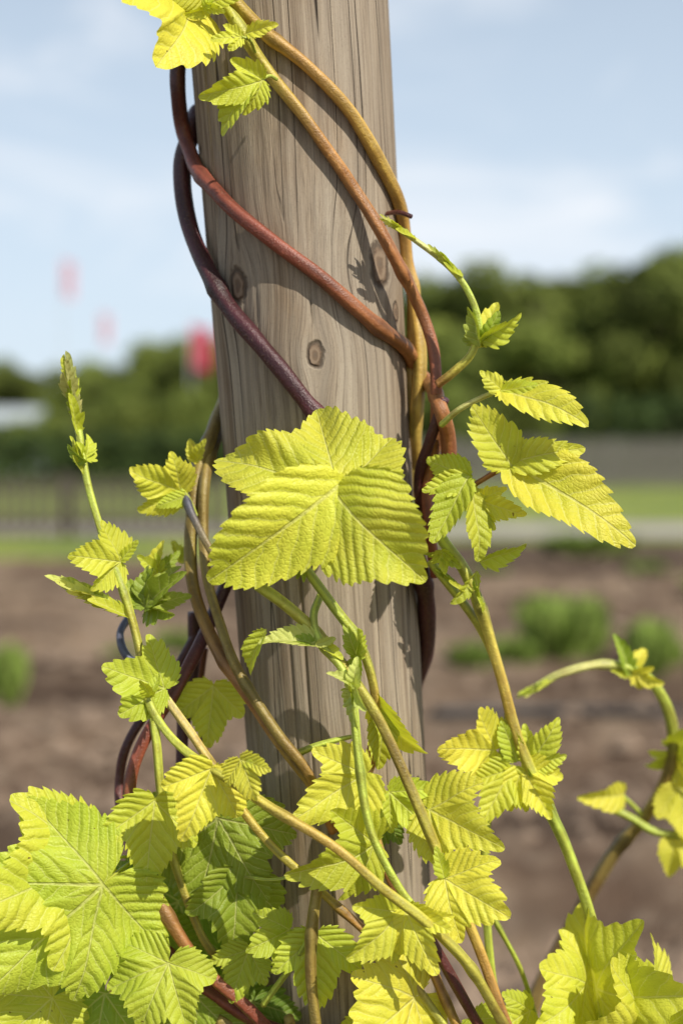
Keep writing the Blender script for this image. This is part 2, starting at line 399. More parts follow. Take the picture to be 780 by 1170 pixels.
SH = {
 'T3': [(0, 1, .35), (50, .76, .36), (-50, .76, .36)],
 'T3n': [(0, 1, .28), (42, .66, .28), (-42, .66, .28)],
 'T5': [(0, 1, .42), (43, .90, .38), (-43, .90, .38), (90, .76, .40), (-90, .76, .40)],
 'O1': [(0, 1, .37)],
 'W1': [(0, 1, .50)],
 'N1': [(0, 1, .18)],
 'M1': [(0, 1, .28)],
 'FAN': [(0, 1, .50), (-54, 1.36, .33), (54, .82, .48)],
 'LL': [(0, 1, .32)],
 'LR': [(0, 1, .56)],
 'RT': [(0, 1, .24)],
}
def lobe_tab(w, back=0.07):
    u = np.linspace(0, 1, 300)
    W = w * np.sin(np.pi * u ** 0.76) ** 0.62
    W[0] = 0.0; W[-1] = 0.0
    x = u * (1 + back) - back
    th = np.arctan2(W, x); th[0] = np.pi
    r = np.hypot(W, x)
    o = np.argsort(th)
    return th[o], r[o]
leaf_id = 0
def leaf_mesh(P0, axd, nrm, L, shape, tint, droop=0.25, fold=0.15, wave=0.05, big=1, curl=0.0, seed=None, tooth=None, side=0.0, jit=5):
    global leaf_id; leaf_id += 1
    rs = np.random.RandomState(seed if seed is not None else leaf_id * 13 + 5)
    lobes = SH[shape]
    lobes = [(math.radians(a + rs.uniform(-jit, jit) * (a != 0)), l * (1 + rs.uniform(-.08, .08) * (a != 0)), w_) for a, l, w_ in lobes]
    N = 1600
    th = np.linspace(-np.pi, np.pi, N, endpoint=False)
    RR = []
    for a, l, w_ in lobes:
        tt, rr = lobe_tab(w_ * (1.0 / min(1, l) ** 0.35))
        d = np.abs((th - a + np.pi) % (2 * np.pi) - np.pi)
        RR.append(np.interp(d, tt, rr) * l)
    RR = np.array(RR); own = RR.argmax(0)
    r = (np.sum(RR ** 12, 0)) ** (1 / 12.0)
    r = r * (1 + 0.03 * np.sin(th * 5 + rs.uniform(0, 6)) + 0.025 * np.sin(th * 11 + rs.uniform(0, 6)))
    notch = 1 - 0.8 * np.exp(-((np.pi - np.abs(th)) / 0.22) ** 2) if len(lobes) > 2 else np.ones(N)
    r = r * notch
    x = r * np.sin(th); y = r * np.cos(th)
    ds = np.hypot(np.diff(x, append=x[0]), np.diff(y, append=y[0]))
    S = np.concatenate([[0], np.cumsum(ds)[:-1]]); tot = ds.sum()
    tooth = tooth or {0: 0.20, 1: 0.125, 2: 0.09}[big]
    spt = 6 if big else 5
    K = int(tot / tooth * spt)
    sS = np.arange(K) * tot / K
    ths = np.interp(sS, S, th); idx = np.clip(((ths + np.pi) / (2 * np.pi) * N).astype(int), 0, N - 1)
    rsm = np.interp(ths, th, r); ow = own[idx]
    tipS = np.array([np.interp(a, th, S) for a, _, _ in lobes])
    dist = np.abs(sS - tipS[ow])
    dw = dist / tooth + 0.35 * np.sin(dist / tooth * 0.9 + rs.uniform(0, 6))
    dw = np.maximum(dw - dw.min(), 0)
    ph = dw % 1.0; tid = dw.astype(int) + ow * 50
    amp = 0.60 * tooth * (0.55 + 0.75 * rs.rand(500)[tid % 500])
    dep = np.where(ph < .30, 1 - (ph / .30), ((ph - .30) / .70) ** 1.5)
    dep = dep * np.clip(dist / tooth * 1.1, 0, 1)
    rser = np.maximum(rsm - amp * dep, 0.03)
    NR = {0: 9, 1: 18, 2: 36}[big]
    s = (np.arange(1, NR + 1) / NR)
    bl = np.clip((s - 0.55) / 0.45, 0, 1) ** 1.6
    rad = s[:, None] * (rsm[None] * (1 - bl[:, None]) + rser[None] * bl[:, None])
    X = rad * np.sin(ths)[None]; Y = rad * np.cos(ths)[None]
    la = np.array([l[0] for l in lobes]); ll = np.array([l[1] for l in lobes])
    a_ = la[ow][None]
    U = (X * np.sin(a_) + Y * np.cos(a_)) / ll[ow][None]; V = (X * np.cos(a_) - Y * np.sin(a_)) / ll[ow][None]
    aV = np.abs(V)
    pk = np.abs(np.sin(np.pi * (NV[big] * (U - 0.95 * aV - .6 * aV ** 2) + 0.45 + 0.22 * np.sign(V) + 0.5))) ** 0.8
    env = np.clip(aV * 6, 0, 1) * np.clip(s * 1.4, 0, 1)[:, None]
    Z = 0.009 * pk * env
    vv_ = np.minimum(aV, 0.6)
    Z = Z + fold * (np.sqrt(vv_ ** 2 + 0.0016) - 0.04) * 0.9
    Z = Z - droop * (rad ** 2)
    ph1 = rs.uniform(0, 6.28)
    Z = Z + wave * np.sin(ths[None] * 7 + ph1) * (rad ** 2) + wave * 0.7 * np.sin(ths[None] * 15 + ph1 * 2) * rad ** 3
    Z = Z + 0.04 * np.sin(X * 7 + ph1) * np.sin(Y * 6 + ph1 * 1.7)
    Z = Z + curl * X * np.abs(X) + side * X * Y
    Xf = np.concatenate([[0], X.ravel()]); Yf = np.concatenate([[0], Y.ravel()]); Zf = np.concatenate([[Z[0].mean()], Z.ravel()])
    right = np.array(Vector(axd).cross(Vector(nrm)).normalized()); ax_ = np.array(axd); nn = np.array(nrm)
    pts = np.array(P0)[None] + L * (Xf[:, None] * right[None] + Yf[:, None] * ax_[None] + Zf[:, None] * nn[None])
    i = np.arange(K); i2 = (i + 1) % K
    quads = []; fo = []
    tri = np.stack([np.zeros(K, int), 1 + i2, 1 + i], 1)
    for j in range(NR - 1):
        b0 = 1 + j * K; b1 = 1 + (j + 1) * K
        quads.append(np.stack([b0 + i, b0 + i2, b1 + i2, b1 + i], 1)); fo.append(ow)
    quads = np.concatenate(quads); fo = np.concatenate([ow] + fo)
    me = bpy.data.meshes.new(f"leaf_{leaf_id}")
    faces = tri.tolist() + quads.tolist()
    me.from_pydata(pts.tolist(), [], faces)
    me.polygons.foreach_set('use_smooth', [True] * len(faces))
    loops = np.concatenate([tri.ravel(), quads.ravel()])
    lo = np.concatenate([np.repeat(fo[:K], 3), np.repeat(fo[K:], 4)])
    aa = la[lo]; lx = Xf[loops]; ly = Yf[loops]
    uu = (lx * np.sin(aa) + ly * np.cos(aa)) / ll[lo]; vv = (lx * np.cos(aa) - ly * np.sin(aa)) / ll[lo]
    uvl = me.uv_layers.new(name='lobe')
    uvl.data.foreach_set('uv', np.stack([uu, vv], 1).astype(np.float32).ravel())
    me.materials.append(lms[big]); me.update()
    ob = bpy.data.objects.new(me.name, me); COL.objects.link(ob); ob.parent = hop
    k = 1 + rs.uniform(-.14, .08); g_ = rs.uniform(-.05, .07)
    ob.color = (tint[0] * k * (1 - g_), tint[1] * k, tint[2] * k, 1)
    return ob

def leaf(px, py, d, ang, L, shape='T3', tint=YEL, tilt=25, roll=0, big=1, **kw):
    P = at(px, py, d / 100.0); sc = (P.y + D) / F
    a = Vector((math.cos(math.radians(ang)), 0, math.sin(math.radians(ang)))); n = Vector((0, -1, 0))
    tt = math.radians(tilt)
    a2 = a * math.cos(tt) + n * math.sin(tt); n2 = n * math.cos(tt) - a * math.sin(tt)
    r = a2.cross(n2); ro = math.radians(roll)
    n3 = n2 * math.cos(ro) + r * math.sin(ro)
    return leaf_mesh(P, a2, n3, L * sc / max(0.5, math.cos(tt)) ** .6, shape, tint, big=big, **kw)

def bud(px, py, d, ang, L, n=7, spread=14, tint=PY, shape='N1'):
    """slender closed shoot tip: folded bracts hugging an axis"""
    for k in range(n):
        f = k / n
        x = px + math.cos(math.radians(ang)) * L * f * 0.62; y = py - math.sin(math.radians(ang)) * L * f * 0.62
        sd = -1 if k % 2 else 1
        leaf(x, y, d - 0.1 * math.cos(k * 2.4), ang + sd * spread * (1 - f * 0.7) + random.uniform(-4, 4), L * (0.5 - 0.13 * f), shape,
             tint if k % 3 else YG, tilt=22 * math.cos(k * 2.4), roll=sd * 45, big=0, fold=1.0, droop=-0.15, wave=0.02, tooth=.3)
def cluster(px, py, d, angs, L, tint=YG, shape='T3n', **kw):
    for k, a in enumerate(angs):
        leaf(px + random.uniform(-3, 3), py + random.uniform(-3, 3), d + random.uniform(-.4, .4), a, L * random.uniform(.7, 1.1), random.choice(['M1', 'M1', 'RT', 'T3n']),
             tint if random.random() < .6 else random.choice([YEL, YG, GR]), tilt=random.uniform(-15, 55), roll=random.uniform(-60, 60), big=0, fold=random.uniform(.5, 1.2), droop=random.uniform(0, .6), **kw)

# --- the large central leaf: upper fan folded back, two lower lobes hanging forward
leaf(386, 562, -11.2, 104, 110, 'FAN', YEL, tilt=-24, roll=4, big=2, droop=0.16, fold=0.30, wave=0.05, seed=3, jit=0, tooth=.10)
leaf(388, 554, -11.6, 219, 186, 'LL', YEL, tilt=14, roll=-12, big=2, droop=0.24, fold=0.30, wave=0.03, seed=4, jit=0, tooth=.075)
leaf(382, 564, -11.75, 312, 126, 'LR', YEL, tilt=24, roll=12, big=2, droop=0.28, fold=0.26, wave=0.04, seed=9, jit=0, tooth=.098)
stem(7, [(386, 564, -11.3), (376, 590, -10.2), (352, 625, -9.2), (338, 650, -8.8)], [GRN, GRN])
cluster(342, 645, -9.6, [250, 300, 200], 20, GR)

# --- top
leaf(222, 6, -6, 176, 108, 'T3', YEL, tilt=62, roll=20, big=1, droop=.2, fold=.4)
leaf(222, 8, -5, 165, 60, 'M1', YG, tilt=50, roll=-20, fold=.5)
leaf(236, -4, -7, 130, 50, 'T3', YEL, tilt=40)
leaf(240, 4, -7, 15, 44, 'M1', YG, tilt=30, fold=.5)
cluster(235, 8, -7, [330, 215, 60], 30, YG)
leaf(276, 42, -8, 190, 32, 'T3n', YEL, tilt=30, fold=.5, big=0)
leaf(282, 38, -8, 10, 34, 'M1', YEL, tilt=30, fold=.5, big=0)
leaf(300, 92, -8, 205, 66, 'T3n', YG, tilt=30, roll=-25, fold=.5, seed=21)
leaf(288, 96, -8, 232, 68, 'M1', YG, tilt=10, roll=30, fold=.6)
stem(4, [(318, 92, -7), (310, 88, -7.6), (300, 92, -8)], [GRN, GRN])
stem(4, [(292, 60, -7), (286, 46, -7.8), (276, 42, -8)], [GRN, GRN])
# --- upper right shoot
bud(474, 273, -6.3, 148, 54, 9, 11)
bud(527, 316, -6, 138, 60, 10, 14)
cluster(548, 392, -6, [85, 60, 105, 30, 72], 48, GRN)
# --- right side leaves
leaf(572, 444, -7, -16, 96, 'RT', YEL, tilt=38, roll=-32, big=1, fold=.35, droop=.3)
leaf(574, 446, -7, 142, 32, 'O1', YEL, tilt=20, big=0)
leaf(574, 446, -7.1, 8, 38, 'M1', YG, tilt=30, big=0)
leaf(580, 524, -7, -31, 168, 'RT', YEL, tilt=20, roll=-22, big=2, fold=.4, droop=.18, seed=41)
leaf(582, 530, -7.1, 124, 78, 'O1', YEL, tilt=25, roll=10, big=1, fold=.45)
leaf(582, 528, -7.2, 14, 78, 'M1', YEL, tilt=18, roll=-10, big=1, fold=.4)
leaf(536, 545, -7, 158, 54, 'O1', YG, tilt=-20, big=1, fold=.5)
leaf(534, 548, -7.4, 236, 80, 'M1', YG, tilt=20, roll=30, big=1, fold=.7)
leaf(534, 546, -7.2, 196, 54, 'M1', YG, tilt=20, big=1, fold=.5)
leaf(540, 560, -6.8, 280, 76, 'M1', YG, tilt=15, roll=-30, big=1, fold=.6)
leaf(548, 572, -6.6, 340, 50, 'T3n', YEL, tilt=35, roll=10, big=1, fold=.5)
leaf(550, 642, -5.6, 18, 54, 'RT', YG, tilt=20, roll=30, big=0, fold=.9)
leaf(545, 655, -5.6, 235, 44, 'RT', YG, tilt=20, roll=-30, big=0, fold=.8)
bud(552, 700, -5.8, 106, 46, 6, 12, GR)
bud(530, 675, -5.8, 142, 50, 6, 12, GR)
cluster(505, 628, -5.5, [320, 280, 200], 30, YG)
# --- left
leaf(207, 562, -3, 158, 58, 'T3', YEL, tilt=42, roll=-15, fold=.4)
leaf(214, 566, -3, 200, 34, 'M1', YG, tilt=30)
cluster(224, 528, -2, [90, 60, 125], 30, YEL)
stem(4, [(224, 590, -3), (215, 570, -3), (205, 558, -3)], [GRN, GRN])
bud(91, 496, -5.5, 99, 104, 11, 8, PALE)
bud(97, 542, -6, 108, 52, 7, 18, PY)
cluster(96, 528, -6, [155, 75, 120], 30, YG)
leaf(137, 642, -6.8, 165, 52, 'T3', YEL, tilt=50, roll=10, fold=.6)
leaf(139, 640, -6.8, 50, 30, 'RT', YG, tilt=20, big=0, fold=.8)
bud(152, 704, -7, 154, 116, 11, 8, PY)
cluster(168, 692, -6, [95, 60, 120, 20, 75], 50, GRN)
cluster(180, 655, -4, [90, 40, 130], 36, YG)
cluster(208, 640, -2, [60, 110], 34, YG)
leaf(186, 786, -7.6, 150, 70, 'T3', YG, tilt=38, roll=20, fold=.5)
leaf(178, 800, -7.6, 190, 38, 'M1', YG, tilt=30, fold=.6)
cluster(172, 795, -8.4, [110, 70], 38, YG)
leaf(244, 784, -4, 264, 68, 'T3', YG, tilt=15, fold=.5)
# --- centre
leaf(362, 733, -9.6, 176, 70, 'RT', PY, tilt=10, roll=50, fold=.9, droop=.1)
leaf(302, 722, -9.8, 240, 60, 'RT', YG, tilt=-10, roll=40, fold=.8, droop=.3)
cluster(362, 735, -9.8, [20, 340, 160], 36, PY)
cluster(408, 752, -9, [80, 110, 260], 42, GRN)
cluster(405, 785, -10.4, [140, 90, 250], 40, PY)
bud(404, 806, -10.6, 100, 36, 5, 14)
leaf(428, 798, -8, 300, 92, 'M1', YEL, tilt=0, roll=40, fold=.5)
leaf(434, 812, -8, 275, 70, 'M1', YG, tilt=10, roll=-20, fold=.5)
leaf(275, 868, -12.4, 290, 50, 'T3', YEL, tilt=20, roll=15, fold=.4)
leaf(274, 868, -12.4, 350, 30, 'M1', YEL, tilt=25, big=0)
leaf(242, 878, -11, 250, 82, 'T3', YEL, tilt=18, roll=-15, fold=.5)
leaf(238, 880, -10.6, 200, 48, 'M1', YG, tilt=20, roll=-25, fold=.5)
leaf(416, 884, -9.6, 210, 90, 'T3', YEL, tilt=30, roll=-10, fold=.4, seed=77)
leaf(428, 965, -9.8, 200, 92, 'T3', YG, tilt=38, roll=-20, fold=.4)
leaf(445, 905, -7, 318, 60, 'T3', YG, tilt=20, fold=.5)
leaf(490, 925, -7.4, 345, 76, 'T3', YEL, tilt=48, roll=-15, fold=.5)
leaf(436, 925, -6, 250, 62, 'T3', DG, tilt=15)
# --- right cluster
leaf(582, 880, -4.8, 240, 64, 'T3', YG, tilt=25, fold=.6)
leaf(596, 878, -4.8, 300, 60, 'T3', YEL, tilt=25, fold=.6)
leaf(607, 872, -4.8, 62, 62, 'T3n', YG, tilt=20, fold=.6)
leaf(590, 868, -4.8, 112, 50, 'M1', YG, tilt=20, fold=.6)
leaf(562, 856, -4.6, 168, 66, 'T3', YEL, tilt=50, fold=.5)
bud(620, 908, -5, 120, 42, 6, 18, GRN)
leaf(507, 1004, -10, 338, 80, 'T3', YEL, tilt=35, roll=-15, fold=.4)
leaf(507, 1002, -10, 105, 36, 'M1', YG, tilt=15, fold=.6, big=0)
# --- bottom centre
leaf(455, 1042, -11.4, 226, 74, 'T3', YEL, tilt=30, roll=-20, fold=.4)
leaf(464, 1040, -11.6, 292, 78, 'T3n', YEL, tilt=25, roll=20, fold=.4)
leaf(482, 1048, -11.6, 5, 36, 'M1', YEL, tilt=25, fold=.5, big=0)
leaf(362, 1068, -9, 268, 86, 'T3', YG, tilt=15, fold=.4)
leaf(330, 1062, -8, 195, 50, 'T3', YG, tilt=45, fold=.4)
leaf(475, 1140, -9.4, 200, 88, 'T5', YEL, tilt=50, fold=.3)
leaf(430, 1170, -9.2, 270, 56, 'T5', YG, tilt=20, fold=.3)
leaf(540, 1165, -8, 320, 54, 'T3', YG, tilt=30)
leaf(606, 1155, -6, 195, 50, 'T3', YG, tilt=40)
# --- bottom left
leaf(116, 1010, -9.5, 224, 152, 'T5', YG, tilt=28, roll=-14, big=2, fold=.25, droop=.28, seed=61, tooth=.085)
leaf(108, 986, -8, 187, 116, 'T3', YG, tilt=55, roll=10, big=2, fold=.35)
leaf(192, 1100, -9.5, 245, 78, 'T5', YG, tilt=25, roll=10, big=1, fold=.35)
leaf(176, 915, -8, 268, 94, 'T3', YG, tilt=15, roll=-20, big=1, fold=.5)
leaf(250, 935, -6.5, 255, 118, 'T5', GR, tilt=12, roll=15, big=2, fold=.3)
leaf(272, 1000, -7, 268, 98, 'T3', GR, tilt=10, roll=-15, big=1, fold=.4)
leaf(284, 1085, -7, 250, 60, 'T3', YG, tilt=20, fold=.4)
leaf(60, 1140, -8, 215, 80, 'T5', YG, tilt=35, big=1)
leaf(120, 1135, -6.5, 262, 90, 'T5', GR, tilt=25, big=1)
leaf(225, 1140, -6, 270, 80, 'T5', GR, tilt=25, big=1)
leaf(290, 1145, -5, 250, 76, 'T5', DG, tilt=25, big=1)
leaf(205, 1030, -3, 240, 104, 'T5', DG, tilt=20, big=1)
leaf(255, 1120, -2, 240, 104, 'T5', DG, tilt=20, big=1)
leaf(262, 890, -2, 250, 80, 'T3', DG, tilt=10, big=1)
leaf(170, 1060, -4, 250, 90, 'T5', GR, tilt=20, big=1)
stem(5, [(186, 980, -6), (150, 985, -7), (116, 1010, -9.3)], [GRN, GRN])
stem(4, [(186, 990, -6), (145, 978, -7), (108, 986, -8)], [GRN, GRN])
stem(4, [(345, 1000, -8), (310, 1006, -8), (272, 1000, -7)], [GRN, GRN])
# --- bottom right
leaf(672, 1124, -5, 200, 68, 'T5', YEL, tilt=55, big=1, fold=.3)
leaf(678, 1130, -5, 20, 86, 'T5', YEL, tilt=60, roll=-10, big=1, seed=90, fold=.3)
leaf(735, 1172, -6, 168, 100, 'T5', YEL, tilt=58, big=2, fold=.3)
leaf(760, 1170, -6, 60, 50, 'T5', YG, tilt=55, big=1)
leaf(640, 1180, -4, 110, 50, 'T3', YG, tilt=40)
leaf(720, 1200, -5, 90, 60, 'T5', GR, tilt=30)
# --- arching shoot behind
bud(632, 776, 6, 205, 52, 8, 8)
cluster(722, 768, 6.5, [110, 60, 160, 335], 44, YG)
cluster(768, 860, 9, [60, 290, 230], 48, YG)
leaf(712, 907, 9, 175, 50, 'M1', YEL, tilt=50, fold=.5)
leaf(775, 900, 9, 280, 60, 'T3', YEL, tilt=20, fold=.5)
leaf(770, 955, 9, 310, 54, 'T3', YEL, tilt=20, fold=.5)
stem(5, [(735, 935, 10), (722, 920, 9.5), (708, 907, 9)], [GRN, GRN])
# --- foliage further down the post (below the picture)
for k_ in range(46):
    a = random.uniform(0, 6.28); yy = random.uniform(1260, 2500)
    leaf(415 + math.cos(a) * random.uniform(150, 260), yy, math.sin(a) * 14, random.uniform(200, 340), random.uniform(70, 130), random.choice(['T5', 'T3']), random.choice([YG, GR, YEL]), tilt=random.uniform(10, 50), big=0)

# ------------------------------------------------------------------ ground
def stretch(lo, hi, c0, c1, step, far):
    a = list(np.arange(c0, c1, step)); s = step; x = c1
    while x < hi: a.append(x); s *= far; x += s
    a.append(hi); s = step; x = c0 - step; b = []
    while x > lo: b.append(x); s *= far; x -= s
    b.append(lo); return np.array(b[::-1] + a)
xs = stretch(-900, 900, -5, 5, 0.05, 1.12); ys = stretch(-60, 1500, 1.8, 12.2, 0.05, 1.12)
GV = []
for yv in ys:
    for xv in xs:
        z = 0.0
        if -7 < xv < 7 and -2 < yv < 12.3:
            f = min(1, (7 - abs(xv)) / 1.5, (12.3 - yv) / 0.6, (yv + 2) / 1.0)
            q = Vector((xv, yv, 0))
            z = 0.03 * noise.noise(q * 1.3) + 0.03 * noise.noise(q * 4) + 0.018 * noise.noise(q * 12)
            z += 0.075 * math.sin(yv * 2 * math.pi / 1.45 + 0.8 * noise.noise(q * 0.5)) 
            z = z * f - 0.02 * f
        GV.append((xv, yv, z))
nx = len(xs); GF = [(j * nx + i, j * nx + i + 1, (j + 1) * nx + i + 1, (j + 1) * nx + i) for j in range(len(ys) - 1) for i in range(nx - 1)]
gm, t, bs = new_mat("garden_soil")
p = coords(t); sep = t.n.new('ShaderNodeSeparateXYZ'); t.l.new(p, sep.inputs[0])
n1 = t.noise(p, 1.1, 4, .6); n2 = t.noise(p, 9, 5, .65); n3 = t.noise(p, 45, 3, .7)
c = t.mix(t.sm(n1, .4, .62), (0.125, 0.082, 0.055), (0.27, 0.195, 0.130))
c = t.mix(t.sm(n2, .45, .7, 0, .7), c, (0.34, 0.26, 0.185))
c = t.mix(t.sm(n3, .55, .7, 0, .6), c, (0.05, 0.032, 0.024))
n4 = t.noise(t.scale(p, (0.22, 1.2, 1)), 1.0, 3)
c = t.mix(t.sm(n4, .47, .58, 0, .75), c, (0.055, 0.036, 0.026))
far = t.sm(sep.outputs[1], 30, 34)
gn = t.noise(p, 0.3, 4)
c = t.mix(far, c, t.mix(gn, (0.08, 0.12, 0.025), (0.15, 0.19, 0.045)))
t.l.new(c, bs.inputs['Base Color']); bs.inputs['Roughness'].default_value = 0.95
bs.inputs['Specular IOR Level'].default_value = 0.1
t.l.new(t.bump(t.m('ADD', n2, n3), 0.9, 0.03), bs.inputs['Normal'])
mesh_obj("ground", GV, GF, gm)

def sheet(name, poly, z, mat):
    return mesh_obj(name, [(x, y, z) for x, y in poly], [tuple(range(len(poly)))], mat, False)
gr, t, bs = new_mat("grass")
p = coords(t); n1 = t.noise(p, 0.9, 4, .6); n2 = t.noise(p, 30, 3, .7)
c = t.mix(t.sm(n1, .35, .65), (0.15, 0.21, 0.03), (0.31, 0.34, 0.05))
c = t.mix(t.sm(n2, .4, .7, 0, .5), c, (0.07, 0.11, 0.02))
t.l.new(c, bs.inputs['Base Color']); bs.inputs['Roughness'].default_value = 0.9
t.l.new(t.bump(n2, 0.8, 0.04), bs.inputs['Normal'])
pm, t, bs = new_mat("gravel_path")
p = coords(t); n1 = t.noise(p, 2, 4, .6); n2 = t.noise(p, 60, 3, .7)
c = t.mix(n1, (0.30, 0.25, 0.22), (0.44, 0.39, 0.36)); c = t.mix(t.sm(n2, .5, .7, 0, .4), c, (0.15, 0.13, 0.12))
t.l.new(c, bs.inputs['Base Color']); bs.inputs['Roughness'].default_value = 0.9
t.l.new(t.bump(n2, 0.6, 0.01), bs.inputs['Normal'])
sheet("lawn", [(-60, 18.0), (60, 18.0), (60, 34), (-60, 34)], 0.006, gr)
sheet("gravel_path", [(-60, 15.6), (60, 15.6), (60, 18.0), (-60, 18.0)], 0.010, pm)
sheet("grass_verge", [(-60, 12.4), (-1.0, 12.4), (0.4, 14.6), (60, 15.1), (60, 15.596), (-60, 15.596)], 0.014, gr)

# clods
cv_ = []; cf_ = []
ico = [(0, 0, 1), (.9, 0, .1), (.28, .85, .1), (-.72, .52, 0), (-.72, -.52, .1), (.28, -.85, 0), (0, 0, -1)]
icf = [(0, 1, 2), (0, 2, 3), (0, 3, 4), (0, 4, 5), (0, 5, 1), (6, 2, 1), (6, 3, 2), (6, 4, 3), (6, 5, 4), (6, 1, 5)]
for _ in range(8000):
    y = 1.5 + 10.6 * random.random() ** 1.3; x = random.uniform(-0.42, 0.42) * (y + 2.5) * 1.4
    s = random.choice([.012, .018, .028, .045, .06]) * random.uniform(.6, 1.3); b = len(cv_)
    z = 0.075 * math.sin(y * 2 * math.pi / 1.45) - 0.015
    for v_ in ico: cv_.append((x + v_[0] * s * random.uniform(.6, 1.3), y + v_[1] * s * random.uniform(.6, 1.3), z + v_[2] * s * .7 * random.uniform(.6, 1.3)))
    for f_ in icf: cf_.append(tuple(b + q for q in f_))
cm, t, bs = new_mat("soil_clod")
p = coords(t); c = t.mix(t.noise(p, 6, 4), (0.08, 0.052, 0.036), (0.33, 0.24, 0.165))
t.l.new(c, bs.inputs['Base Color']); bs.inputs['Roughness'].default_value = .95
mesh_obj("soil_clods", cv_, cf_, cm, False)

# ------------------------------------------------------------------ leafy things
def foliage_mat(name, a, b):
    m, t, bs = new_mat(name)
    cc = attr(t, 'Col'); p = coords(t)
    n = t.noise(p, 0.7, 2)
    c = t.mix(n, a, b)
    c = t.mix(1.0, c, cc, 'MULTIPLY')
    t.l.new(c, bs.inputs['Base Color']); bs.inputs['Roughness'].default_value = .7
    bs.inputs['Specular IOR Level'].default_value = .15
    return m
tree_fol = foliage_mat("tree_foliage", (0.095, 0.135, 0.026), (0.19, 0.215, 0.042))
hedge_fol = foliage_mat("hedge_foliage", (0.035, 0.060, 0.018), (0.07, 0.10, 0.025))
herb_fol = foliage_mat("herb_foliage", (0.14, 0.22, 0.04), (0.26, 0.33, 0.07))
bark, t, bs = new_mat("bark"); n = t.noise(t.scale(coords(t), (8, 8, 1.5)), 1, 4)
t.l.new(t.mix(n, (0.06, 0.045, 0.03), (0.16, 0.12, 0.09)), bs.inputs['Base Color']); bs.inputs['Roughness'].default_value = .9

def leaf_cloud(rs, centers, radii, n, size, cols):
    k = rs.randint(0, len(centers), n)
    d = rs.normal(size=(n, 3)); d /= np.linalg.norm(d, axis=1)[:, None]
    rr = (0.45 + 0.65 * rs.rand(n) ** 0.6)
    c = centers[k] + d * radii[k] * rr[:, None]
    nrm = d * 0.8 + rs.normal(size=(n, 3)) * 0.5 + np.array([0, 0, .4]); nrm /= np.linalg.norm(nrm, axis=1)[:, None]
    a = np.cross(nrm, rs.normal(size=(n, 3))); a /= np.linalg.norm(a, axis=1)[:, None]; b = np.cross(nrm, a)
    s = size * (0.6 + 0.8 * rs.rand(n))[:, None]
    V = np.stack([c - a * s, c - b * s * .6, c + a * s, c + b * s * .6], 1).reshape(-1, 3)
    Fq = np.arange(4 * n).reshape(n, 4)
    cc = np.repeat((cols[k] * (0.75 + 0.5 * rs.rand(n)))[:, None], 4, 0) * np.ones((1, 3))
    return V, Fq, cc
def limb(p0, p1, r0, r1, n=7):
    p0 = Vector(p0); p1 = Vector(p1); d = (p1 - p0).normalized(); u = d.orthogonal().normalized(); w_ = d.cross(u)
    V = [p0 + (u * math.cos(6.283 * i / n) + w_ * math.sin(6.283 * i / n)) * r0 for i in range(n)] + [p1 + (u * math.cos(6.283 * i / n) + w_ * math.sin(6.283 * i / n)) * r1 for i in range(n)]
    return V, [(i, (i + 1) % n, n + (i + 1) % n, n + i) for i in range(n)]
def tree_mesh(name, seed, h, w_, nl=8000):
    rs = np.random.RandomState(seed); nc = 24
    cen = []; rad = []
    for _ in range(nc):
        a = rs.rand() * 6.28; z = h * (0.22 + 0.70 * rs.rand()); f = math.sin(math.pi * min(1, max(0.12, (z / h - 0.1) / 0.95))) ** .6
        q = w_ * .5 * f * rs.rand() ** .5 * .95
        cen.append((math.cos(a) * q, math.sin(a) * q, z)); s = w_ * (0.10 + 0.10 * rs.rand()); rad.append((s, s, s * .8))
    cen = np.array(cen); rad = np.array(rad); cols = 0.35 + 1.15 * rs.rand(nc)
    V, Fq, C = leaf_cloud(rs, cen, rad, nl, 0.17, cols)
    Vt = V.tolist(); Ft = Fq.tolist(); Ct = C.tolist(); nleaf = len(Ft)
    def add(p0, p1, r0, r1):
        v, f = limb(p0, p1, r0, r1); b = len(Vt); Vt.extend([list(x) for x in v]); Ct.extend([[1, 1, 1]] * len(v)); Ft.extend([[b + q for q in ff] for ff in f])
    add((0, 0, -.1), (0.1, 0, h * .45), h * .03, h * .02); add((0.1, 0, h * .45), (0, .1, h * .85), h * .02, h * .006)
    for k in range(0, nc, 2): add((0.08, 0, h * (.25 + .3 * rs.rand())), tuple(cen[k]), h * .010, h * .003)
    ob = mesh_obj(name, Vt, Ft, tree_fol, False, None, Ct); ob.data.materials.append(bark)
    mi = np.zeros(len(Ft), dtype=np.int32); mi[nleaf:] = 1
    ob.data.polygons.foreach_set('material_index', mi)
    return ob
woods = empty("distant_trees")
protos = [tree_mesh("tree_1", 1, 8.0, 7.0), tree_mesh("tree_2", 2, 8.0, 8.5), tree_mesh("tree_3", 3, 8.0, 6.0)]
tn = 3
def put_tree(x, y, h):
    global tn
    k = random.randrange(3)
    if tn < 6: k = tn - 3; ob = protos[k]
    else: ob = bpy.data.objects.new(f"tree_{tn-2}", protos[k].data); COL.objects.link(ob)
    tn += 1
    ob.parent = woods; ob.location = (x, y, 0); s = h / 8.0
    ob.scale = (s * random.uniform(.9, 1.15), s * random.uniform(.9, 1.15), s); ob.rotation_euler = (0, 0, random.uniform(0, 6.28))
def toph(px): 
    prof = [(-600, 420), (0, 408), (60, 430), (130, 406), (190, 384), (240, 398), (330, 370), (440, 345), (490, 330), (540, 316), (600, 318), (640, 302), (700, 308), (750, 292), (800, 286), (1400, 300)]
    return np.interp(px, [a for a, b in prof], [b for a, b in prof])
